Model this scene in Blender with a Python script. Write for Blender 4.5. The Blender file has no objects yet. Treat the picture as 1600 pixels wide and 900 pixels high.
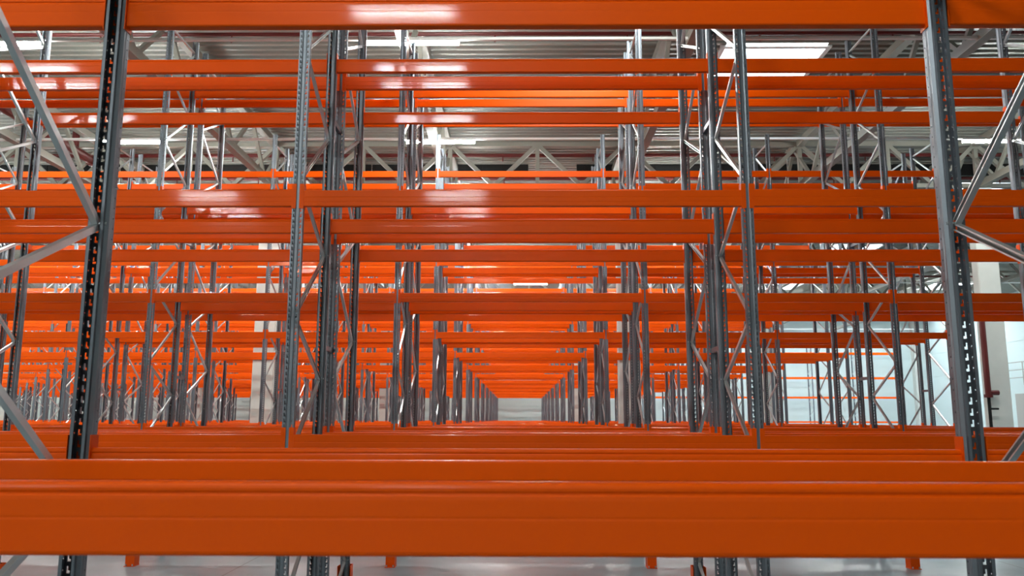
import bpy, bmesh, math, random
from mathutils import Vector, Matrix, Euler

random.seed(7)
S = bpy.context.scene
COL = S.collection
CAM_H = 2.24
PI = math.pi

# ---------------------------------------------------------------- materials
def mat(name, color, rough=0.5, metal=0.0, coat=0.0, noise=None, bump=None, spec=0.5):
    m = bpy.data.materials.new(name); m.use_nodes = True
    nt = m.node_tree; b = nt.nodes['Principled BSDF']
    b.inputs['Base Color'].default_value = (*color, 1)
    b.inputs['Roughness'].default_value = rough
    b.inputs['Metallic'].default_value = metal
    b.inputs['Coat Weight'].default_value = coat
    b.inputs['Coat Roughness'].default_value = 0.07
    b.inputs['Specular IOR Level'].default_value = spec
    if noise or bump:
        tc = nt.nodes.new('ShaderNodeTexCoord')
        mp = nt.nodes.new('ShaderNodeMapping'); nt.links.new(tc.outputs['Object'], mp.inputs['Vector'])
    if noise:
        sc, amt, stretch = noise
        mp.inputs['Scale'].default_value = stretch
        n = nt.nodes.new('ShaderNodeTexNoise'); n.inputs['Scale'].default_value = sc; n.inputs['Detail'].default_value = 4
        nt.links.new(mp.outputs['Vector'], n.inputs['Vector'])
        mx = nt.nodes.new('ShaderNodeMix'); mx.data_type = 'RGBA'
        mx.inputs[6].default_value = tuple(c * (1 - amt) for c in color) + (1,)
        mx.inputs[7].default_value = tuple(min(1, c * (1 + amt)) for c in color) + (1,)
        nt.links.new(n.outputs['Fac'], mx.inputs[0]); nt.links.new(mx.outputs[2], b.inputs['Base Color'])
    if bump:
        sc, st, dist, stretch = bump
        mp2 = nt.nodes.new('ShaderNodeMapping'); nt.links.new(tc.outputs['Object'], mp2.inputs['Vector'])
        mp2.inputs['Scale'].default_value = stretch
        n2 = nt.nodes.new('ShaderNodeTexNoise'); n2.inputs['Scale'].default_value = sc; n2.inputs['Detail'].default_value = 2
        nt.links.new(mp2.outputs['Vector'], n2.inputs['Vector'])
        bp = nt.nodes.new('ShaderNodeBump'); bp.inputs['Strength'].default_value = st; bp.inputs['Distance'].default_value = dist
        nt.links.new(n2.outputs['Fac'], bp.inputs['Height']); nt.links.new(bp.outputs['Normal'], b.inputs['Normal'])
    return m

def emit(name, color, strength):
    m = bpy.data.materials.new(name); m.use_nodes = True
    b = m.node_tree.nodes['Principled BSDF']
    b.inputs['Base Color'].default_value = (*color, 1)
    b.inputs['Emission Color'].default_value = (*color, 1)
    b.inputs['Emission Strength'].default_value = strength
    return m

LAMP_E = 375.0
SKY_E = 10.0
M = dict(
    orange=mat('orange_paint', (0.80, 0.086, 0.0), 0.40, 0, 0.13, bump=(2.0, 0.05, 0.003, (0.4, 1, 7)), spec=0.09),
    steel=mat('galvanised_steel', (0.175, 0.19, 0.218), 0.38, 0.6, noise=(6, 0.12, (1, 1, 0.2))),
    brace=mat('bright_zinc', (0.60, 0.62, 0.63), 0.30, 0.7),
    rail=mat('white_rail', (0.72, 0.72, 0.70), 0.4),
    truss=mat('cream_steel', (0.225, 0.215, 0.185), 0.55),
    deck=mat('roof_sheet', (0.20, 0.197, 0.172), 0.5, noise=(0.4, 0.1, (1, 1, 1))),
    pipe=mat('red_pipe', (0.095, 0.005, 0.004), 0.45),
    dark=mat('black_strip', (0.003, 0.003, 0.003), 0.9),
    wall=mat('wall_panel', (0.56, 0.64, 0.63), 0.5, noise=(0.25, 0.05, (1, 1, 1))),
    darkwall=mat('dark_wall', (0.16, 0.16, 0.155), 0.6),
    concrete=mat('concrete', (0.60, 0.59, 0.55), 0.75, noise=(2.0, 0.10, (1, 1, 1))),
    gate=mat('grey_gate', (0.36, 0.34, 0.31), 0.5),
    lamp=emit('lamp_glow', (0.93, 1.0, 0.955), LAMP_E),
    bolt=mat('bolt_zinc', (0.6, 0.6, 0.6), 0.3, 1.0),
)
def floor_mat():
    m = mat('polished_concrete', (0.225, 0.285, 0.315), 0.42, noise=(0.5, 0.14, (1, 1, 1)))
    nt = m.node_tree; b = nt.nodes['Principled BSDF']
    src = b.inputs['Base Color'].links[0].from_socket
    tc = nt.nodes.new('ShaderNodeTexCoord'); sx = nt.nodes.new('ShaderNodeSeparateXYZ')
    nt.links.new(tc.outputs['Object'], sx.inputs[0])
    # saw-cut joints every 12 m across the bays
    a = nt.nodes.new('ShaderNodeMath'); a.operation = 'ADD'; a.inputs[1].default_value = 4.32 + 120
    md = nt.nodes.new('ShaderNodeMath'); md.operation = 'MODULO'; md.inputs[1].default_value = 12.0
    lt = nt.nodes.new('ShaderNodeMath'); lt.operation = 'LESS_THAN'; lt.inputs[1].default_value = 0.022
    nt.links.new(sx.outputs['X'], a.inputs[0]); nt.links.new(a.outputs[0], md.inputs[0]); nt.links.new(md.outputs[0], lt.inputs[0])
    mx = nt.nodes.new('ShaderNodeMix'); mx.data_type = 'RGBA'
    nt.links.new(lt.outputs[0], mx.inputs[0]); nt.links.new(src, mx.inputs[6]); mx.inputs[7].default_value = (0.10, 0.10, 0.10, 1)
    nt.links.new(mx.outputs[2], b.inputs['Base Color'])
    n = nt.nodes.new('ShaderNodeTexNoise'); n.inputs['Scale'].default_value = 1.3; n.inputs['Detail'].default_value = 5
    nt.links.new(tc.outputs['Object'], n.inputs['Vector'])
    mr = nt.nodes.new('ShaderNodeMapRange'); mr.inputs[3].default_value = 0.22; mr.inputs[4].default_value = 0.5
    nt.links.new(n.outputs['Fac'], mr.inputs[0]); nt.links.new(mr.outputs[0], b.inputs['Roughness'])
    return m
M['floor'] = floor_mat()
def pane_mat():
    m = bpy.data.materials.new('skylight_pane'); m.use_nodes = True
    nt = m.node_tree; nt.nodes.remove(nt.nodes['Principled BSDF'])
    t = nt.nodes.new('ShaderNodeBsdfTransparent'); t.inputs[0].default_value = (0.9, 0.94, 0.96, 1)
    g = nt.nodes.new('ShaderNodeBsdfGlossy'); g.inputs['Roughness'].default_value = 0.1
    x = nt.nodes.new('ShaderNodeMixShader'); x.inputs[0].default_value = 0.06
    nt.links.new(t.outputs[0], x.inputs[1]); nt.links.new(g.outputs[0], x.inputs[2])
    nt.links.new(x.outputs[0], nt.nodes['Material Output'].inputs[0])
    return m
M['pane'] = pane_mat()

# ---------------------------------------------------------------- mesh helpers
class MB:
    def __init__(s): s.v = []; s.f = []
    def box(s, x0, x1, y0, y1, z0, z1):
        n = len(s.v)
        s.v += [(x, y, z) for z in (z0, z1) for y in (y0, y1) for x in (x0, x1)]
        s.f += [tuple(n + i for i in q) for q in ((0, 2, 3, 1), (4, 5, 7, 6), (0, 1, 5, 4), (2, 6, 7, 3), (0, 4, 6, 2), (1, 3, 7, 5))]
        return s
    def loft(s, rings, cap=True, close=True):
        n = len(s.v); k = len(rings[0])
        for r in rings: s.v += [tuple(p) for p in r]
        for i in range(len(rings) - 1):
            for j in range(k if close else k - 1):
                a = n + i * k + j; b = n + i * k + (j + 1) % k
                s.f.append((a, b, b + k, a + k))
        if cap:
            s.f.append(tuple(n + j for j in reversed(range(k))))
            s.f.append(tuple(n + (len(rings) - 1) * k + j for j in range(k)))
        return s
    def prism_x(s, poly, x0, x1): return s.loft([[(x, y, z) for y, z in poly] for x in (x0, x1)])
    def bar(s, a, b, sec):
        """extrude a closed 2D section (u,v) from a to b; u stays as near world X as it can"""
        a = Vector(a); b = Vector(b); d = (b - a).normalized()
        u = Vector((1, 0, 0)) - d * d.x
        if u.length < 0.2: u = Vector((0, 0, 1)) - d * d.z
        u.normalize(); w = d.cross(u)
        return s.loft([[p + u * q[0] + w * q[1] for q in sec] for p in (a, b)])
    def tube(s, a, b, r, n=10):
        return s.bar(a, b, [(r * math.cos(2 * PI * i / n), r * math.sin(2 * PI * i / n)) for i in range(n)])
    def mesh(s, name, mats, smooth=False):
        me = bpy.data.meshes.new(name); me.from_pydata(s.v, [], s.f)
        for m in (mats if isinstance(mats, (list, tuple)) else [mats]): me.materials.append(m)
        bm = bmesh.new(); bm.from_mesh(me); bmesh.ops.recalc_face_normals(bm, faces=bm.faces); bm.to_mesh(me); bm.free()
        if smooth:
            me.shade_smooth()
            me.set_sharp_from_angle(angle=math.radians(38))
        me.update(); return me
def rect(w, h): return [(-w / 2, -h / 2), (w / 2, -h / 2), (w / 2, h / 2), (-w / 2, h / 2)]

def obj(name, me, parent=None, loc=(0, 0, 0), rz=0.0):
    o = bpy.data.objects.new(name, me); COL.objects.link(o)
    o.parent = parent; o.location = loc; o.rotation_euler = (0, 0, rz)
    return o
def tag(o, label, cat, group=None, kind=None):
    o['label'] = label; o['category'] = cat
    if group: o['group'] = group
    if kind: o['kind'] = kind
    return o
def struct(o, label=None, cat=None):
    o['kind'] = 'structure'
    if label: o['label'] = label
    if cat: o['category'] = cat
    return o
def copy_tree(o, parent=None):
    c = o.copy(); COL.objects.link(c); c.parent = parent
    for ch in o.children: copy_tree(ch, c)
    return c

# ---------------------------------------------------------------- rack dimensions
BAY = 4.0
UP_W, UP_D, FR_D, FR_H = 0.100, 0.075, 1.10, 9.12
GAP = 0.407                       # between the two halves of a double rack
ROW1, PITCH = 7.04, 6.0           # front of the second double rack, pitch of the racks
BEAM_T = {1: 2.24 - 0.131, 2: 2.24 + 2.016, 3: 2.24 + 3.749, 4: 2.24 + 5.931}
BEAM_H = 0.148

def hole_cell(u0, u1, h, hole):
    """a rectangle u0..u1 x 0..h with a polygonal hole, triangulated -> verts(u,v), tris"""
    bm = bmesh.new()
    def loop(pts):
        vs = [bm.verts.new((p[0], p[1], 0)) for p in pts]
        return [bm.edges.new((vs[i], vs[(i + 1) % len(vs)])) for i in range(len(vs))]
    ed = loop([(u0, 0), (u1, 0), (u1, h), (u0, h)]) + loop(hole)
    bmesh.ops.triangle_fill(bm, edges=ed, use_beauty=True, use_dissolve=False)
    bm.verts.index_update()
    vs = [(v.co.x, v.co.y) for v in bm.verts]
    fs = [tuple(v.index for v in f.verts) for f in bm.faces]
    bm.free(); return vs, fs

def upright_mesh(detail=True):
    """omega-section upright, slotted web at y=0 facing -Y, open side to +Y"""
    H = FR_H; n = int(H / 0.05); P = 0.05
    prof = [(.05, 0), (.05, .03), (.05, .05), (.034, .058), (.034, UP_D), (.021, UP_D)]
    bm = bmesh.new()
    def add(vs, fs):
        w = [bm.verts.new(v) for v in vs]
        for f in fs:
            try: bm.faces.new([w[i] for i in f])
            except ValueError: pass
    def strip(a, b):
        add([(a[0], a[1], 0), (b[0], b[1], 0), (b[0], b[1], n * P), (a[0], a[1], n * P)], [(0, 1, 2, 3)])
    for sx in (-1, 1):
        if detail:
            slot = [(.0375, .041), (.0375, .010), (.022, .010), (.022, .021), (.030, .022), (.030, .041)]
            vs, fs = hole_cell(.018, .05, P, slot)
            r = .0045; hx = .014
            hv, hf = hole_cell(0, .03, P, [(hx + r * math.cos(2 * PI * i / 8), .025 + r * math.sin(2 * PI * i / 8)) for i in range(8)])
            for k in range(n):
                add([(sx * u, 0, k * P + v) for u, v in vs], fs)
                add([(sx * .05, u, k * P + v) for u, v in hv], hf)
            seq = prof[1:]
        else:
            strip((sx * .018, 0), (sx * .05, 0)); seq = prof
        strip((sx * .018, 0), (sx * .012, .006))
        for a, b in zip(seq, seq[1:]): strip((sx * a[0], a[1]), (sx * b[0], b[1]))
    strip((-.012, .006), (.012, .006))
    bmesh.ops.remove_doubles(bm, verts=bm.verts, dist=1e-5)
    bmesh.ops.recalc_face_normals(bm, faces=bm.faces)
    bmesh.ops.solidify(bm, geom=bm.faces, thickness=0.002)
    me = bpy.data.meshes.new('upright'); bm.to_mesh(me); bm.free()
    me.materials.append(M['steel']); return me

A0, I0, NP = 0.65, 0.14, 1.24       # brace nodes on the aisle-side and on the inner upright
def brace_nodes():
    out = []; pts = [(.055, .14 + .03)] 
    za = [A0 + NP * i for i in range(8) if A0 + NP * i < FR_H]; zi = [I0 + NP * i for i in range(9) if I0 + NP * i < FR_H]
    seq = sorted([(z, 0.052) for z in za] + [(z, FR_D - 0.052) for z in zi])
    return [((y0, z0), (y1, z1)) for (z0, y0), (z1, y1) in zip(seq, seq[1:])]
C_SEC0 = [(.014, -.016), (.014, .016), (-.014, .016), (-.014, .009), (-.012, .009), (-.012, .014), (.012, .014), (.012, -.014), (-.012, -.014), (-.012, -.009), (-.014, -.009), (-.014, -.016)]
C_SEC = [(-u, v) for u, v in C_SEC0]
def add_brace(b, p, q, bolts=True, sec=C_SEC):
    a = Vector((0, *p)); c = Vector((0, *q)); d = (c - a).normalized()
    e = 0.022
    b.bar(a + d * e, c - d * e, sec)
    if bolts:
        b.tube((-.041, p[0], p[1] + .012 ), (.041, p[0], p[1] + .012), .009, 6)

# frame prototypes --------------------------------------------------------
UPM = upright_mesh(True); UPS = upright_mesh(False)
bp = MB().box(-.07, .07, -.002, .105, 0, .008)
for x in (-.057, .057):
    for y in (.012, .093): bp.tube((x, y, .006), (x, y, .03), .009, 6)
BASE = bp.mesh('base_plate', M['steel'])
BR = []
for p, q in brace_nodes():
    b = MB(); add_brace(b, p, q); BR.append(b.mesh('brace', M['brace']))
b = MB(); b.bar((0, .075, .30), (0, FR_D - .075, .30), C_SEC); BR.append(b.mesh('brace', M['brace']))
b = MB(); b.bar((0, .075, FR_H - .25), (0, FR_D - .075, FR_H - .25), C_SEC); BR.append(b.mesh('brace', M['brace']))
SPACER = MB().box(-.02, .02, -GAP + .003, -.001, -.025, .025).mesh('row_spacer', M['steel'])

def frame_detailed(name='rack_upright'):
    r = obj(name, None)
    for k, y in enumerate((0, FR_D)):
        u = obj('post', UPM, r, (0, y, 0), 0 if k == 0 else PI)
        obj('base_plate', BASE, u)
    for m in BR: obj('brace', m, r)
    return r
def simple_frame_mesh():
    me = bpy.data.meshes.new('rack_upright_far'); bm = bmesh.new()
    def put(src, mtx, mi):
        k = len(bm.faces); bm.from_mesh(src)
        bm.faces.ensure_lookup_table(); bm.verts.ensure_lookup_table()
        fs = bm.faces[k:]; vs = list({v for f in fs for v in f.verts})
        bmesh.ops.transform(bm, matrix=mtx, verts=vs)
        for f in fs: f.material_index = mi
    put(UPS, Matrix.Identity(4), 0)
    put(UPS, Matrix.Translation((0, FR_D, 0)) @ Matrix.Rotation(PI, 4, 'Z'), 0)
    for k in (0, 1):
        put(BASE, Matrix.Translation((0, FR_D * k, 0)) @ Matrix.Rotation(PI * k, 4, 'Z'), 0)
    for p, q in brace_nodes():
        b = MB(); add_brace(b, p, q, False, rect(.028, .032)); put(b.mesh('tmp', M['brace']), Matrix.Identity(4), 1)
    bm.to_mesh(me); bm.free(); me.materials.append(M['steel']); me.materials.append(M['brace']); return me

# beam prototypes ---------------------------------------------------------
def beam_profile():
    H = BEAM_H; W = 0.05
    half = [(.013, 0), (.0085, -.001), (.0045, -.0035), (.0015, -.007), (0, -.012), (.0003, -.0175), (.003, -.0205), (.0038, -.0225), (.0026, -.0245), (.0008, -.028), (0, -.036),
            (0, -.068), (.0005, -.071), (.0005, -.073), (0, -.076), (0, -H + .010), (.0012, -H + .005), (.004, -H + .0015), (.008, -H)]
    front = [(.008, 0), (.0035, -.0008), (.0008, -.003), (0, -.007), (0, -.060), (.0014, -.0635), (.0014, -.067), (0, -.0705), (0, -.104), (.0014, -.1075), (.0014, -.110), (0, -.1135), (0, -H + .008), (.0012, -H + .004), (.004, -H + .0012), (.008, -H)]
    back = [(W - y, z) for y, z in reversed(half)]
    return front + back
PROF = beam_profile()
def connector(b, sx):
    x = sx * (BAY / 2 - UP_W / 2)
    lo, hi = -BEAM_H - .02, .058
    b.box(min(x, x - sx * .004), max(x, x - sx * .004), -.008, .062, lo, hi)
    x2 = x + sx * .036
    b.box(min(x, x2), max(x, x2), -.008, -.004, lo, hi)
    for i in range(4):
        z = hi - .03 - i * .05
        xa = x + sx * .012; xb = x + sx * .022
        b.box(min(xa, xb), max(xa, xb), -.0105, -.008, z - .012, z + .012)
XB = BAY / 2 - UP_W / 2 - .004
def shift(poly, dy): return [(y + dy, z) for y, z in poly]
BEAM = MB().prism_x(shift(PROF, -.004), -XB, XB).mesh('crossbeam', M['orange'])
CONN = []
for sx in (-1, 1):
    b = MB(); connector(b, sx); CONN.append(b.mesh('end_connector', M['orange']))
b = MB().prism_x(shift(PROF, -.004), -XB, XB); connector(b, -1); connector(b, 1)
BEAM1 = b.mesh('crossbeam_far', M['orange'])

# ---------------------------------------------------------------- lay out the racks
ORD = ['zeroth', 'first', 'second', 'third', 'fourth', 'fifth', 'sixth', 'seventh', 'eighth', 'ninth', 'tenth', 'eleventh', 'twelfth', 'thirteenth', 'fourteenth', 'fifteenth', 'sixteenth']
LEV = {1: 'level-one', 2: 'level-two', 3: 'level-three', 4: 'top-level'}
XL_BY_K = {1: -6, 2: -10, 3: -14, 4: -18, 5: -22, 6: -26, 7: -30, 8: -34, 9: -38, 10: -42, 11: -42, 12: -42}
def xs_of(k):
    lo = XL_BY_K[k]; hi = 6 if k == 1 else (34 if k == 12 else 10)
    return list(range(lo, hi + 1, 4))
def rack_name(k):
    if k == 0: return 'the near rack around the viewpoint'
    if k == 12: return 'single rack at far wall'
    return ORD[k + 1] + ' double rack'
def line_name(k, ln):
    if k == 12: return ('aisle face', 'wall face')[ln]
    return ("front half's aisle face", "front half's inner face", "rear half's inner face", "rear half's aisle face")[ln]
def bay_name(n):
    if n == 0: return 'centre bay'
    side = 'left-of-centre' if n < 0 else 'right-of-centre'
    return f'{ORD[abs(n)]} bay {side}'
def row_y(k): return ROW1 + PITCH * (k - 1)
def line_y(k, ln):
    """web plane of the upright and rotation of the beam for the four beam lines of a rack"""
    y = row_y(k)
    return ((y, 0), (y + FR_D, PI), (y + FR_D + GAP, 0), (y + 2 * FR_D + GAP, PI))[ln]

# --- frames
GF = 'steel rack frames'
near_proto = None
def put_frame(x, y, inner_front, detailed, label):
    """inner_front: the inner (back-to-back) upright is the near one, so the frame is turned round"""
    global near_proto, far_mesh
    if detailed:
        if near_proto is None: near_proto = o = frame_detailed()
        else: o = copy_tree(near_proto)
    else:
        o = obj('rack_upright', FARM)
    if inner_front: o.location = (x, y + FR_D, 0); o.rotation_euler = (0, 0, PI)
    else: o.location = (x, y, 0); o.rotation_euler = (0, 0, 0)
    tag(o, label, 'rack frame', GF, 'thing')
    return o
FARM = simple_frame_mesh()
S_WEB = 2.665                                     # nearest half rack: its front uprights
P_BACK = 1.758                                    # rear uprights of the rack just in front of the camera
for x, nm in ((-2, 'left'), (2, 'right')):
    put_frame(x, S_WEB, True, True, f'largest dark grey rack frame, the slotted upright nearest the camera on the {nm}-hand side')
    put_frame(x, P_BACK - FR_D, False, True, f'grey rack frame carrying the lowest foreground beam, {nm}-hand end'.replace('foreground', 'widest orange'))
for k in range(1, 13):
    y = row_y(k)
    for x in xs_of(k):
        n = (x - 2) // 4 if x < 0 else (x + 2) // 4
        i = abs(x + 2) // 4 + 1 if x < 0 else (x - 2) // 4 + 1
        side = 'left-of-centre' if x < 0 else 'right-of-centre'
        for h in ((0,) if k == 12 else (0, 1)):
            half = '' if k == 12 else (', front half', ', rear half')[h]
            lab = f'grey steel rack frame, {ORD[i]} {side}{half} of the {rack_name(k)}'
            o = put_frame(x, y + h * (FR_D + GAP), h == 1, k <= 3, lab)
            if h == 1 and k <= 3:
                for zz in (2.95, 5.35, 7.75):
                    # the frame is turned round, its local far upright (y = FR_D) is the one next to the gap
                    s = obj('row_spacer', SPACER, o, (0, FR_D + GAP, zz))

# --- crossbeams
TOP = "1 4 6 7 8 9 a b c d g h i k l m o p q s t w x y 10 11 12 14 15 16 18 19 1c 1d 1e 1g 1h 1i 1k 1l 1m 1o 1p 1s 1t 1u 1v 1x 1y 1z 21 23 24 25 27 29 2a 2b 2c 2d 2e 2f 2g 2h 2j 2k 2l 2m 2o 2p 2q 2r 2t 2u 2v 2w 2x 2z 30 31 32 33 34 35 36 37 38 39 3a 3b 3d 3f 3g 3h 3i 3l 3m 3n 3p 3q 3r 3s 3t 3v 3x 3y 3z 41 42 43 45 46 49 4a 4c 4d 4e 4f 4h 4i 4j 4l 4m 4p 4q 4s 4t 4u 4v 4x 4y 4z 51 52 55 56 58 59 5a 5b 5c 5d 5e 5f 5h 5i 5l 5m 5o 5p 5q 5r 5t 5u 5v 5x 5y 61 62 64 65 66 67 69 6a 6b 6d 6e 6g 6h 6i 6l 6p 6t 6x 6z 71 75 79 7d 7f 7h 7l 7t 7v 7w 7x 81 89 8b 8c 8d 8h 8l 8p 8r 8t 8x 91 95 97 99 9d 9h 9l 9n 9p 9q 9r 9u a1 a2 a5 a6 a7 aa ah ai ak al am an aq ay b1 b2 b6 be bh bi bj bm bu bx by bz c1 c2 c5 c6 c9 ca cb cd ce cf ci cq ct cu cv cx cy d6 d9 dp dr e5 e7 el en f1 f3 fh fj fw fx fz g1 g5 gf gt gv i5 il im jh jx jy kd ke ki km ot p9 pd ul um un 1b1"
def all_keys():
    ks = [(0, 1, 1, n) for n in (-1, 0, 1)] + [(0, 2, 1, n) for n in (-1, 0, 1)] + [(0, 3, lv, n) for lv in (1, 2) for n in (-1, 0, 1)]
    for k in range(1, 13):
        xs = xs_of(k)
        for a in xs[:-1]:
            for ln in range(2 if k == 12 else 4):
                for lv in (1, 2, 3, 4): ks.append((k, ln, lv, (a + 2) // 4))
    return ks
def beam_place(k, ln, lv, n):
    z = BEAM_T[lv]; x = BAY * n
    if k == 0:
        y, rz = {1: (P_BACK, PI), 2: (S_WEB, 0), 3: (S_WEB + FR_D, PI)}[ln]
        if ln == 3 and lv == 2: z += .026
        if ln == 1: z = CAM_H - 0.128
    else: y, rz = line_y(k, ln)
    return (x, y, z), rz
def beam_label(k, ln, lv, n):
    if k == 0:
        which = {1: 'widest orange beam along the bottom of the view', 2: 'orange beam just behind the widest bottom one',
                 3: {1: 'orange beam third from the bottom, between the two largest uprights', 2: 'orange beam crossing the very top, between the two largest uprights'}[lv]}[ln]
        if n == 0: return which
        sd = 'left-hand' if n < 0 else 'right-hand'
        if ln == 3:
            return f"orange beam {'third from the bottom' if lv == 1 else 'at the very top'}, on the outer {sd} side of the largest upright"
        return which + f', {sd} neighbouring bay'
    return f'orange {LEV[lv]} beam, {bay_name(n)}, {rack_name(k)}, {line_name(k, ln)}'
GB = 'orange pallet rack crossbeams'
keys = all_keys()
if TOP:
    chosen = set(int(t, 36) for t in TOP.split())
else:
    chosen = set(range(len(keys)))
proto = None
rest = []
n_single = 0
for idx, key in enumerate(keys):
    k, ln, lv, n = key
    loc, rz = beam_place(*key)
    if k == 0 and n != 0 and (ln != 3): continue
    if k > 0 and idx not in chosen:
        rest.append((loc, rz)); continue
    if k <= 2:
        if proto is None:
            proto = o = obj('rack_crossbeam', BEAM)
            for c in CONN: obj('end_connector', c, o)
        else: o = copy_tree(proto)
    else: o = obj('rack_crossbeam', BEAM1)
    o.location = loc; o.rotation_euler = (0, 0, rz)
    tag(o, beam_label(*key), 'beam', GB, 'thing'); n_single += 1
if rest:
    b = MB()
    w = 0.05; poly = [(.004, 0), (0, -.006), (0, -.02), (.003, -.021), (0, -.025), (0, -BEAM_H + .004), (.004, -BEAM_H), (w - .004, -BEAM_H), (w, -BEAM_H + .004), (w, -.006), (w - .004, 0)]
    for loc, rz in rest:
        t = MB().prism_x(shift(poly, -.004), -XB, XB)
        for sx in (-1, 1):
            x = sx * (BAY / 2 - UP_W / 2); x2 = x + sx * .036
            t.box(min(x, x2), max(x, x2), -.008, -.004, -BEAM_H - .02, .058)
            t.box(min(x, x - sx * .004), max(x, x - sx * .004), -.008, .062, -BEAM_H - .02, .058)
        c, s_ = (1, 1) if rz == 0 else (-1, -1)
        n0 = len(b.v)
        b.v += [(loc[0] + c * x, loc[1] + c * y, loc[2] + z) for x, y, z in t.v]
        b.f += [tuple(i + n0 for i in f) for f in t.f]
    o = obj('rack_crossbeams', b.mesh('crossbeams_far', M['orange']))
    tag(o, 'all the remaining small orange beams of the distant racks, seen between nearer ones', 'beams', None, 'stuff')

# --- upright guards (orange, bolted to the floor at the aisle corners)
g = MB()
gp = [(-.07, 0), (.07, 0), (.075, .16), (.069, .16), (.064, .006), (-.064, .006), (-.069, .16), (-.075, .16)]
g.loft([[(x, y, z) for x, y in gp] for z in (0.01, 0.60)])
g.box(-.078, .078, -.03, .165, 0, .01)
GUARD = g.mesh('guard_shell', M['orange'])
ab = MB()
for x in (-.05, .05):
    for y in (-.016, .03): ab.tube((x, y, .01), (x, y, .035), .011, 6)
GBOLT = ab.mesh('anchor_bolts', M['bolt'])
gproto = None
for k, ln in ((1, 3), (2, 0)):
    for x in (-6, -2, 2, 6):
        y = line_y(k, ln)[0] + (0.075 if ln == 3 else -0.075)
        if gproto is None:
            gproto = o = obj('upright_guard', GUARD); obj('anchor_bolts', GBOLT, o)
        else: o = copy_tree(gproto)
        o.location = (x, y, 0); o.rotation_euler = (0, 0, 0 if ln == 0 else PI)
        i = 1 if abs(x) == 2 else 2; sd = 'left-of-centre' if x < 0 else 'right-of-centre'
        tag(o, f"orange floor guard wrapped round the {ORD[i]} upright {sd}, {'second' if k == 1 else 'third'} double rack", 'guard', 'orange upright guards', 'thing')

# ---------------------------------------------------------------- the building
X0, X1, Y0, Y1, ROOF = -46.0, 36.6, -20.0, 75.6, CAM_H + 9.35
def plane(name, pts, m):
    b = MB(); b.v = pts; b.f = [(0, 1, 2, 3)]
    me = bpy.data.meshes.new(name); me.from_pydata(b.v, [], b.f); me.materials.append(m); return me
o = obj('floor', MB().box(X0, X1, Y0, Y1, -.2, 0).mesh('floor', M['floor'])); struct(o)

SKY = [(5.2, 7.75, 19.55, 22.6), (17.0, 19.6, 19.5, 22.5), (17.0, 19.6, 31.5, 34.5), (28.7, 31.3, 31.5, 34.5), (17.0, 19.6, 43.5, 46.5), (28.7, 31.3, 43.5, 46.5), (17.0, 19.6, 55.5, 58.5), (28.7, 31.3, 55.5, 58.5), (17.0, 19.6, 7.5, 10.5), (28.7, 31.3, 19.5, 22.5)] + [(x, x + 3.6, y, y + 4.0) for y in (61.3, 67.5) for x in (11.6, 16.2, 22.0, 27.8, 32.2)]  # end bands are unseen skylights, added to brighten the far-right walls
# corrugated roof deck, ribs along X
b = MB(); P = 0.275; nr = int((Y1 - Y0) / P) + 1
for i in range(nr):
    ya = Y0 + i * P
    segs = [(X0, X1)]
    for sx0, sx1, sy0, sy1 in SKY:
        if ya + P > sy0 and ya < sy1:
            ns = []
            for a, c in segs:
                if sx1 <= a or sx0 >= c: ns.append((a, c)); continue
                if sx0 > a: ns.append((a, sx0))
                if sx1 < c: ns.append((sx1, c))
            segs = ns
    pr = [(ya, ROOF), (ya + .11, ROOF), (ya + .15, ROOF + .07), (ya + .235, ROOF + .07), (ya + P, ROOF)]
    for a, c in segs:
        b.loft([[(x, y, z) for y, z in pr] for x in (a, c)], cap=False, close=False)
roof = obj('ceiling', b.mesh('ceiling', M['deck'])); struct(roof)
for i, (sx0, sx1, sy0, sy1) in enumerate(SKY):
    f = MB(); t = .12
    for a in ((sx0 - t, sx1 + t, sy0 - t, sy0), (sx0 - t, sx1 + t, sy1, sy1 + t), (sx0 - t, sx0, sy0, sy1), (sx1, sx1 + t, sy0, sy1)):
        f.box(*a, ROOF - .05, ROOF + .3)
    w = obj(f'window_{i + 1}', f.mesh('skylight_frame', M['rail'])); struct(w)
    obj('pane', MB().box(sx0, sx1, sy0, sy1, ROOF + .26, ROOF + .28).mesh('pane', M['pane']), w)

# far wall: horizontal sandwich panels with recessed joints
def panel_wall(name, length, height, m, ph=1.0):
    b = MB(); z = 0
    while z < height:
        z1 = min(z + ph, height)
        b.box(0, length, 0, .12, z, z1 - .05); b.box(0, length, .03, .12, z1 - .05, z1); z = z1
    return b.mesh(name, m)
struct(obj('wall_far', panel_wall('wall_far', X1 - X0, ROOF + .1, M['wall'], 0.86), None, (X0, Y1, 0)))
struct(obj('wall_right', panel_wall('wall_right', Y1 - Y0, ROOF + .1, M['wall'], 2.0), None, (X1, Y1, 0), -PI / 2))
struct(obj('wall_left', panel_wall('wall_left', Y1 - Y0, ROOF + .1, M['darkwall'], 2.0), None, (X0, Y0, 0), PI / 2))
struct(obj('wall_back', panel_wall('wall_back', X1 - X0, ROOF + .1, M['wall'], 2.0), None, (X1, Y0, 0), PI))
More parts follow.
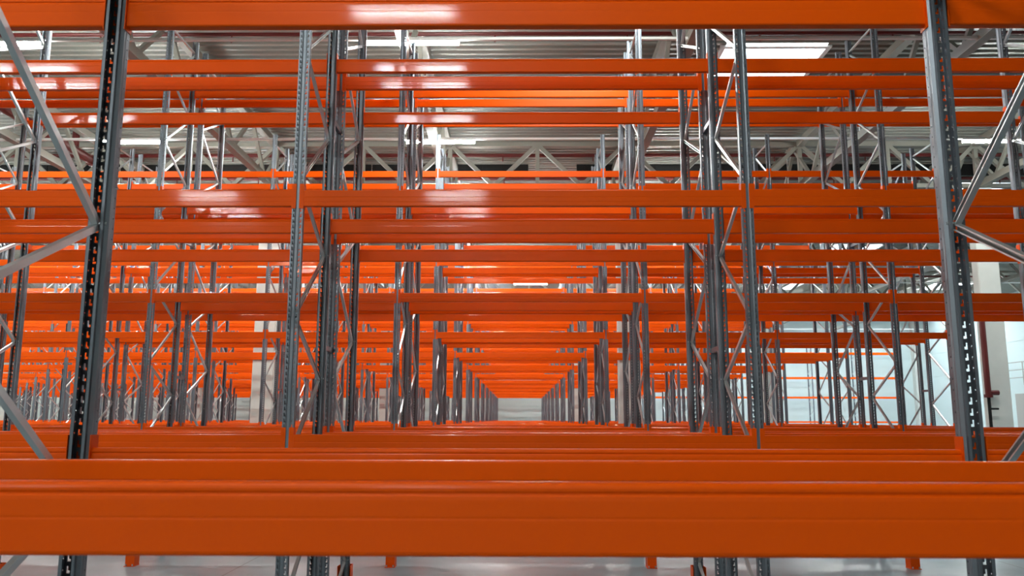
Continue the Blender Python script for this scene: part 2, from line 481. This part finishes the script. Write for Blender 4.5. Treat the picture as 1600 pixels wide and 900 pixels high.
# pillars of the hall stand in the gap inside a double rack
ZB0 = CAM_H + 7.68 - .12
for yc in (row_y(4) + FR_D + GAP / 2, row_y(8) + FR_D + GAP / 2):
    for xc in (-31.6, -19.9, -8.25, 3.5, 15.2, 26.9):
        if yc < 30 and xc < -12: continue
        b = MB(); w, d, c = .35, .19, .03
        poly = [(-w + c, -d), (w - c, -d), (w, -d + c), (w, d - c), (w - c, d), (-w + c, d), (-w, d - c), (-w, -d + c)]
        b.loft([[(x, y, z) for x, y in poly] for z in (0, ZB0)])
        o = obj('concrete_pillar', b.mesh('pillar', M['concrete']), None, (xc, yc, 0)); o['kind'] = 'structure'
for i, (x, y, sx, sy) in enumerate(((X1 - .25, Y1 - .3, .5, .6), (X1 - .2, 62.8, .4, .7), (X1 - .2, 50.8, .4, .7))):
    struct(obj(f'trim_{i + 1}', MB().box(-sx / 2, sx / 2, -sy / 2, sy / 2, 0, ROOF).mesh('pilaster', M['concrete']), None, (x, y, 0)))
# grey gate in the white side wall and the landing rail over it
dm = MB().box(-.05, .05, -1.9, 1.9, 0, 4.15)
for i in range(8): dm.box(-.07, -.05, -1.85, 1.85, .1 + i * .5, .52 + i * .5)
d = obj('door_1', dm.mesh('gate', M['gate']), None, (X1 - .06, 59.0, 0)); struct(d)
r = MB()
for z in (5.25, 5.8, 6.35): r.tube((X1 - .9, 56.5, z), (X1 - .9, 62.2, z), .035, 6)
for y in (56.5, 58.4, 60.3, 62.2): r.tube((X1 - .9, y, 4.7), (X1 - .9, y, 6.35), .035, 6)
for y in (56.5, 62.2): r.tube((X1 - .9, y, 5.25), (X1 - .03, y, 5.25), .035, 6)
o = obj('landing_railing', r.mesh('railing', M['gate'])); tag(o, 'thin grey three-bar railing fixed high on the white wall above the gate', 'railing', None, 'thing')

# ---------------------------------------------------------------- roof steel
def truss(name, L, h, panel, along, label, chord=.20, web=.11, mid=False, start=0.0, z0=0.0):
    """flat truss of length L: chords and one mesh per web member"""
    t = obj(name, None); tag(t, label, 'roof truss', 'cream steel roof trusses', 'structure')
    def P(u, z): return (u, 0, z) if along == 'x' else (0, u, z)
    for nm, z, c in (('bottom_chord', 0, chord), ('top_chord', h, chord)):
        obj(nm, MB().bar(P(0, z), P(L, z), rect(c, c)).mesh(nm, M['truss']), t)
    u = start; cache = {}
    while u + panel <= L:
        for a, c in (((u, 0), (u + panel / 2, h)), ((u + panel / 2, h), (u + panel, 0))) + ((((u + panel / 2, 0), (u + panel / 2, h)),) if mid else ()):
            s = 1 if c[0] > a[0] else 0
            key = (round(c[0] - a[0], 3), c[1] - a[1])
            if key not in cache:
                cache[key] = MB().bar(P(0, 0), P(c[0] - a[0], c[1] - a[1]), rect(web, web)).mesh('web_member', M['truss'])
            obj('web_member', cache[key], t, P(a[0], a[1]))
        u += panel
    return t
ZB, ZT = CAM_H + 7.68, CAM_H + 9.12
for n, x in enumerate((-31.6, -25.7, -19.9, -14.1, -8.25, -2.4, 3.5, 9.35, 15.2, 21.0, 26.9)):
    pos = f'{ORD[abs(n - 5) if n < 5 else n - 4]} {"left" if n < 5 else "right"}-of-centre' if n != 5 else 'just left-of-centre'
    t = truss('roof_truss', 66.0, ZT - ZB, 3.0, 'y', f'cream steel roof truss running away from the viewer, {pos}', .21, .10)
    t.location = (x, 4.35, ZB)
for yc, w in ((26.35, 'above the fifth double rack'), (50.35, 'far back above the ninth double rack')):
    L = 5.85 * 11; t = truss('roof_truss', L, ZT - ZB, 2.925, 'x', f'cream steel cross truss of upright triangles {w}', .14, .13, True)
    t.location = (3.5 - 2.925 / 2 - 5.85 * 6 - 2.925 / 2 * 0, yc, ZB)

# light rails with linear lamps
LZ = CAM_H + 7.60
rail = MB().box(X0 + 2, X1 - 2, -.035, .035, .021, .075).mesh('light_rail', M['rail'])
hang = MB().tube((0, 0, .05), (0, 0, ROOF - LZ), .012, 6).mesh('hanger', M['rail'])
lh = MB().box(-.95, .95, -.045, .045, 0, .0205).mesh('lamp_housing', M['rail'])
ld = MB().prism_x([(-.03, -.0005), (-.03, -.065), (-.015, -.08), (.015, -.08), (.03, -.065), (.03, -.0005)], -.94, .94).mesh('diffuser', M['lamp'])
lproto = None
for j in range(-4, 10):
    y = 15.6 + 6 * j if j >= 0 else {-1: 11.8, -2: -0.65, -3: -6.9, -4: -13.1}[j]
    if j < -4: continue
    nmj = f'{ORD[j + 1]} light rail in view' if j >= 0 else f'light rail {-j} before the visible ones'
    if j >= -1:
        r_ = obj('light_rail', rail, None, (0, y, LZ)); tag(r_, f'long thin white ceiling {nmj}', 'light rail', 'white light rails', 'thing')
        for x in (-25.7, -19.9, -14.1, -8.25, -2.4, 3.5, 9.35, 15.2, 21.0): obj('hanger', hang, r_, (x, 0, 0))
    off = -2.2 if j != 5 else 0.6
    for i in range(-5, 5):
        x = off + (8.55 * i if i < 0 else 7.65 * i)
        if i == 1 and j <= 1: continue
        if j == -1:
            if i not in (-2, 0): continue
            x = {-2: -17.0, -1: -7.4, 0: 1.1}[i]
        if j == 0 and i == 1: continue
        if j < -1 and i not in {-2: (-1, 0), -3: (0,), -4: (-1, 0, 2)}[j]: continue
        if j == 5 and i != 0: continue
        if j >= 2 and x > 9 and j not in (6, 7): continue  # right-end lamps kept here are unseen, added to brighten the right wall
        if j <= 0 and i > 0: continue
        if lproto is None:
            lproto = o = obj('hanging_linear_lamp', lh); obj('diffuser', ld, o)
        else: o = copy_tree(lproto)
        o.location = (x, y, LZ)
        pos = 'central lamp' if i == 0 else f"{ORD[abs(i)]} lamp {'left' if i < 0 else 'right'}-of-centre"
        tag(o, f'glowing white linear lamp, {pos} on the {nmj}', 'lamp', 'glowing linear lamps', 'thing')

# sprinkler pipes
pm = MB().tube((X0 + 1, 0, 0), (X1 - 1, 0, 0), .062, 10)
for i in range(26): pm.tube((X0 + 2 + i * 3.1, 0, -.05), (X0 + 2 + i * 3.1, 0, -.22), .02, 6)
PM = pm.mesh('pipe', M['pipe'])
for y, z, w in ((17.96, 8.95, 'nearest, high'), (26.95, 8.95, 'middle'), (29.75, 8.97, 'third'), (39, 8.95, 'fourth'), (51, 8.95, 'fifth')):
    o = obj('sprinkler_pipe', PM, None, (0, y, CAM_H + z))
    w2 = {'nearest, high': 'closest one, seen just under the topmost beam', 'middle': 'just before the black roof strip', 'third': 'just after the black roof strip', 'fourth': 'fourth one into the hall', 'fifth': 'fifth one into the hall'}[w]
    tag(o, f'thin dark red sprinkler pipe under the roof, {w2}', 'pipe', 'dark red sprinkler pipes', 'thing')
mp = MB().tube((0, 12, 0), (0, 26.2, 0), .15, 14); mp.tube((0, 25.2, 0), (0, 25.2, .75), .11, 12); mp.tube((0, 26.2, 0), (0, 26.4, 0), .19, 14)
o = obj('main_sprinkler_pipe', mp.mesh('main_pipe', M['pipe']), None, (-14.4, 0, CAM_H + 8.55)); tag(o, 'thick dark red sprinkler main running back under the roof beside the largest left-hand upright', 'pipe', None, 'thing')
rp = MB().tube((0, 0, .78), (0, 0, 3.7), .09, 12); rp.tube((0, -.3, 3.62), (0, .09, 3.62), .09, 12); rp.tube((0, 0, .85), (.32, 0, .85), .08, 10)
rp.tube((0, 0, .70), (0, 0, .80), .13, 12)
o = obj('sprinkler_riser', rp.mesh('riser', M['pipe']), None, (14.72, row_y(4) + FR_D - .16, CAM_H)); tag(o, 'dark red vertical riser pipe beside the white pillar', 'pipe', None, 'thing')
st = MB().tube((0, 0, -CAM_H), (0, 0, .7), .05, 8); st.tube((0, 0, .35), (.28, 0, .35), .03, 6); st.box(-.08, .08, -.08, .08, -CAM_H, -CAM_H + 1.9)
obj('riser_stand', st.mesh('stand', M['dark']), o)
ct = MB().box(X0 + 1, X1 - 1, -.07, .07, 0, .012); ct.box(X0 + 1, X1 - 1, -.07, -.062, 0, .06); ct.box(X0 + 1, X1 - 1, .062, .07, 0, .06)
o = obj('cable_tray', ct.mesh('cable_tray', M['truss']), None, (0, 17.45, CAM_H + 8.76)); tag(o, 'thin cream cable tray across the roof, right under the topmost beam', 'cable tray', None, 'thing')
for i in range(12): obj('hanger', MB().tube((0, 0, .0), (0, 0, ROOF - CAM_H - 8.76), .014, 6).mesh('tray_hanger', M['truss']), o, (-31.0 + i * 5.3, 0, 0))
# black strip panels under the roof
bl = MB().box(-2.9, 2.9, 0, .12, 0, .42)
for i in range(4): bl.box(-2.6 + i * 1.3, -1.4 + i * 1.3, -.03, 0, .05, .37)
BL = bl.mesh('black_panel', M['dark'])
for i, x in enumerate([-31.85, -26.0, -20.15, -14.3, -8.45, -2.6, 5.0, 10.85, 16.7, 22.55]):
    o = obj('roof_vent_strip', BL, None, (x, 29.2, ROOF - .42))
    c = i - 5
    pos = 'central one' if c == 0 else f"{ORD[abs(c)]} {'left' if c < 0 else 'right'}-of-centre"
    tag(o, f'long black vent strip hung under the roof sheets, {pos}', 'vent strip', 'black roof vent strips', 'thing')

# ---------------------------------------------------------------- camera, world, view
f_px, pitch, yaw, roll = 1274.3, math.radians(9.137), math.radians(-0.5334), math.radians(0.1097)
cy, sy = math.cos(yaw), math.sin(yaw)
fwd = Vector((sy * math.cos(pitch), cy * math.cos(pitch), math.sin(pitch)))
r0 = Vector((cy, -sy, 0)); u0 = r0.cross(fwd)
rr = r0 * math.cos(roll) + u0 * math.sin(roll); uu = u0 * math.cos(roll) - r0 * math.sin(roll)
cam = bpy.data.cameras.new('camera'); co = bpy.data.objects.new('camera', cam); COL.objects.link(co)
cam.sensor_width = 36; cam.lens = f_px / 1600 * 36; cam.clip_start = .05; cam.clip_end = 300
mw = Matrix((rr, uu, -fwd)).transposed().to_4x4(); mw.translation = Vector((-0.0227, 0, CAM_H)); co.matrix_world = mw
cam.dof.use_dof = True; cam.dof.focus_distance = 9.0; cam.dof.aperture_fstop = 5.0
S.camera = co

w = bpy.data.worlds.new('sky'); S.world = w; w.use_nodes = True
bg = w.node_tree.nodes['Background']; bg.inputs[0].default_value = (0.88, 0.95, 1.0, 1); bg.inputs[1].default_value = SKY_E

vs = S.view_settings
vs.view_transform = 'Standard'; vs.look = 'None'; vs.gamma = 1; vs.use_curve_mapping = False; vs.exposure = 0.3
c = S.cycles
c.use_denoising = True
try: c.denoiser = 'OPENIMAGEDENOISE'
except Exception: pass
c.max_bounces = 8; c.diffuse_bounces = 5; c.glossy_bounces = 4; c.transparent_max_bounces = 8
c.sample_clamp_indirect = 6; c.caustics_reflective = False; c.caustics_refractive = False
